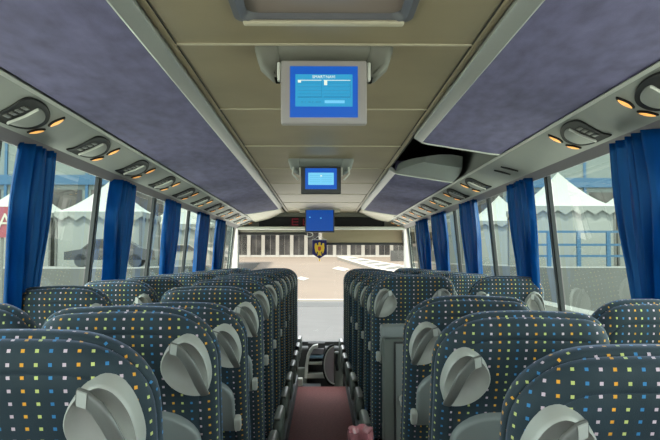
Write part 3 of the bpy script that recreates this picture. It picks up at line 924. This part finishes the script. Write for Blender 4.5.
struct('ground_bounce', MB().box((-20, -30, G), (20, 21, G + .01)), mat('pale_bounce_ground', (.50, .48, .43), .9, noise=.06, nscale=.5))  # unseen pale ground, added to bounce sunlight up to the ceiling
# sloping plaza ahead
YA, ZA = 53.0, G; YB, ZB = 104.0, EY + .42
struct('plaza', MB().add([(-160, YA, ZA), (160, YA, ZA), (160, YB, ZB), (-160, YB, ZB)], [(0, 1, 2, 3)]), OM['plaza'])
struct('kerb_strip', MB().box((-160, 52.2, G), (160, 53.0, G + .12)), OM['wht'])
struct('road_band', MB().box((-160, 46.5, G), (160, 50.5, G + .01)), OM['asphalt2'])
def plaza(px, py):
    d = at(px, py, 1) - Vector((0, 0, EY)); m_ = (ZB - ZA) / (YB - YA)
    Y = (ZA - EY - m_ * YA) / (d.z / d.y - m_)
    return at(px, py, Y)
# facade of glazed bays
f = thing('glazed_building', 'pale building front with a row of tall glass doors beyond the paved square', 'building', (0, 105, ZB))
for k in range(-24, 30):
    x = k * 2.02 - .1
    MB().box((x - .24, -.3, -.2), (x + .24, .3, 3.6)).build('pillar', OM['wht'], f)
    w = MB().box((x + .24, .0, .25), (x + 1.78, .08, 3.5)).build('glass_door', OM['oglass'], f)
    MB().box((x + 1.00, -.05, .25), (x + 1.03, .0, 3.5)).build('door_frame', OM['wht'], w)
MB().box((-50, -.35, 3.5), (62, .6, 9)).build('upper_wall', OM['stone'], f)
MB().box((-50, -.2, -.3), (62, .3, .28)).build('plinth', OM['wht'], f)
# white ramp-like planter wall with square openings
pts = [plaza(337, 259.5), plaza(349, 258.8), plaza(418, 271), plaza(388, 276)]
w = thing('slatted_ramp', 'long white slab with dark square openings lying across the paved square', 'ramp', pts[0])
O = pts[0]
q = [p - O for p in pts]; up = Vector((0, 0, .35))
MB().prism([p for p in q], up).build('slab', OM['wht'], w)
for k in range(5):
    a, b = .17 + .165 * k, .25 + .165 * k
    e = lambda t, sd: (q[0].lerp(q[3], t) * (1 - sd) + q[1].lerp(q[2], t) * sd) + up
    MB().prism([e(a, .25), e(b, .25), e(b, .8), e(a, .8)], (0, 0, .03)).build('opening', OM['conc'], w)
o = MB().prism([plaza(296, 279), plaza(301, 277), plaza(309, 279), plaza(303, 281)], (0, 0, .05)).build('road_marking', OM['wht']); tag(o, 'white painted patch on the tan square, near the left seats', 'road marking', 'painted patches')
o = MB().prism([plaza(332, 269), plaza(338, 267), plaza(350, 269.5), plaza(344, 271.5)], (0, 0, .05)).build('road_marking', OM['wht']); tag(o, 'white painted patch on the tan square, near the white slab', 'road marking', 'painted patches')
# low wall to the right ahead
o = MB().box((9, 95, ZB - 1.6), (60, 96, ZB + .8)).build('low_wall', OM['conc']); tag(o, 'grey low wall in front of the glass doors on the right', 'wall')


def tent(label, x, y, z, w, d, hw, hr, rot=0):
    t = thing('marquee_tent', label, 'tent', (x, y, z), (0, 0, rot), 'white marquee tents')
    a, b = w / 2, d / 2
    base = [(-a, -b), (a, -b), (a, b), (-a, b)]
    mb = MB()
    for k in range(4):
        p, q_ = base[k], base[(k + 1) % 4]
        dx, dy = (q_[0] - p[0]), (q_[1] - p[1])
        mb.add([(p[0], p[1], 0), (q_[0], q_[1], 0), (q_[0], q_[1], hw), (p[0], p[1], hw)], [(0, 1, 2, 3)])
    mb.build('side_cloth', OM['tent'], t)
    mb = MB(); n = 10; rings = []
    for i in range(n + 1):
        u = i / n; k = (1 - u); zz = hw + (hr - hw) * (u ** 1.5)
        rings.append([(p[0] * 1.05 * k, p[1] * 1.05 * k, zz) for p in base])
    mb.loft(rings, 0, True, True)
    mb.build('roof', OM['tent'], t)
    mb = MB()
    for k in range(4):
        p, q_ = Vector((*base[k], 0)) * 1.05, Vector((*base[(k + 1) % 4], 0)) * 1.05
        for j in range(6):
            p0, p1 = p.lerp(q_, j / 6), p.lerp(q_, (j + 1) / 6); m_ = (p0 + p1) / 2
            mb.add([(p0.x, p0.y, hw), (p1.x, p1.y, hw), (p1.x, p1.y, hw - .25), (m_.x, m_.y, hw - .5), (p0.x, p0.y, hw - .25)], [(0, 1, 2, 3, 4)])
    mb.build('valance', OM['tent'], t)
    for p in base: MB().box((p[0] - .06, p[1] - .06, 0), (p[0] + .06, p[1] + .06, hw)).build('pole', OM['conc'], t)
    return t


# raised terraces either side
TL = EY - .35
struct('terrace', MB().box((-120, 30, G), (-7.5, 100, TL)), OM['conc'])
struct('terrace_right', MB().box((10.5, 33, G), (120, 100, TL)), OM['conc'])
tent('white marquee tent with pointed roof seen through the second left window', -12.2, 43, TL, 4.6, 4.6, 3.0, 5.0)
tent('white marquee tent seen behind the first left curtain', -17.5, 44, TL, 4.6, 4.6, 3.0, 5.0)
tent('white marquee tent seen between the third and fourth left curtains', -10.6, 57, TL, 5, 5, 3.0, 5.2)
tent('white marquee tent seen in the wide right window', 14.2, 44, TL, 4.8, 4.8, 3.4, 5.6)
tent('white marquee tent partly behind the first right curtain', 19.6, 45, TL, 4.8, 4.8, 3.4, 5.6)
tent('white marquee tent seen between the right curtains', 14.5, 60, TL, 5, 5, 3.4, 5.6)


def steel_building(label, x0, x1, y, z0, h, depth, cell):
    t = thing('steel_building', label, 'building', ((x0 + x1) / 2, y, z0))
    a = (x1 - x0) / 2
    MB().box((-a, 0, 0), (a, depth, h)).build('wall', OM['green'], t)
    n = int((x1 - x0) / cell)
    for k in range(n):
        xx = -a + cell * k
        fr = MB().box((xx, -.12, .2), (xx + .25, .0, h)).build('mullion', OM['oblue'], t)
    MB().box((-a, -.16, h * .32), (a, .0, h * .36)).build('beam', OM['oblue'], t)
    for k in range(n):
        xx = -a + cell * k
        MB().box((xx + .5, -.05, .3), (xx + cell - .3, .0, h * .30)).build('window', OM['oglass'], t)
    MB().box((-a - .3, -.4, h), (a + .3, depth + .3, h + .5)).build('roof', OM['wht'], t)
    return t


steel_building('pale green clad building with blue posts beyond the left windows', -75, -9.5, 66, TL, 22, 20, 3.6)
steel_building('pale green clad building with blue posts beyond the right windows', 13.5, 80, 68, TL, 22, 20, 3.6)


def car(label, x, y, z, rot, m):
    t = thing('parked_car', label, 'car', (x, y, z), (0, 0, rot), 'parked cars')
    prof = [(-2.1, .35), (-2.1, .75), (-1.3, .88), (-.7, 1.38), (.8, 1.40), (1.5, .95), (2.05, .85), (2.1, .35)]
    MB().prism([(x_, -.8, z_) for x_, z_ in prof], (0, 1.6, 0)).build('body', m, t)
    for sx in (-1.3, 1.3):
        for sy in (-.8, .62):
            mb = MB().loft([[(sx + .32 * math.cos(a_), sy + yy, .32 + .32 * math.sin(a_)) for a_ in [2 * PI * q_ / 16 for q_ in range(16)]] for yy in (0, .18)])
            mb.build('wheel', M['rubber'], t)
    MB().prism([(x_, -.83, z_) for x_, z_ in ((-1.2, .9), (-.66, 1.30), (.76, 1.32), (1.3, .95))], (0, 1.66, 0)).build('window_band', OM['oglass'], t)
car('black parked car in front of the white tents, left side', -10.6, 37.5, TL, .1, OM['car'])
car('pale parked car seen through the third left window', -9.6, 49.5, TL, .2, OM['wht'])

s_ = thing('red_sign', 'red sign with a white letter A outside the first left window', 'sign', (at(5, 222, 12).x, 12, at(5, 222, 12).z))
MB().box((-.30, 0, -.25), (.18, .04, .25)).build('board', OM['redsign'], s_)
MB().box((-.07, .01, G - s_.location.z), (-.03, .04, -.25)).build('post', OM['conc'], s_)
letters('letter', 'A', .36, s_, (0, -.006, 0), OM['wht'], .003)
rl = thing('steel_railing', 'blue steel railing with upright posts in front of the right white tents', 'railing', (20, 39.5, TL))
for k in range(14):
    MB().box((-9.5 + 1.6 * k, -.08, 0), (-9.3 + 1.6 * k, .08, 1.9)).build('post', OM['oblue'], rl)
for z in (.5, 1.1, 1.8):
    MB().box((-9.5, -.05, z), (11.5, .05, z + .12)).build('rail', OM['oblue'], rl)
# concrete barrier running beside the right windows
o = MB().prism([(4.2, 8, EY - .9), (4.2, 40, EY - .55), (4.2, 40, G), (4.2, 8, G)], (.35, 0, 0)).build('concrete_barrier', OM['conc'])
tag(o, 'pale concrete parapet running past the right windows', 'barrier')
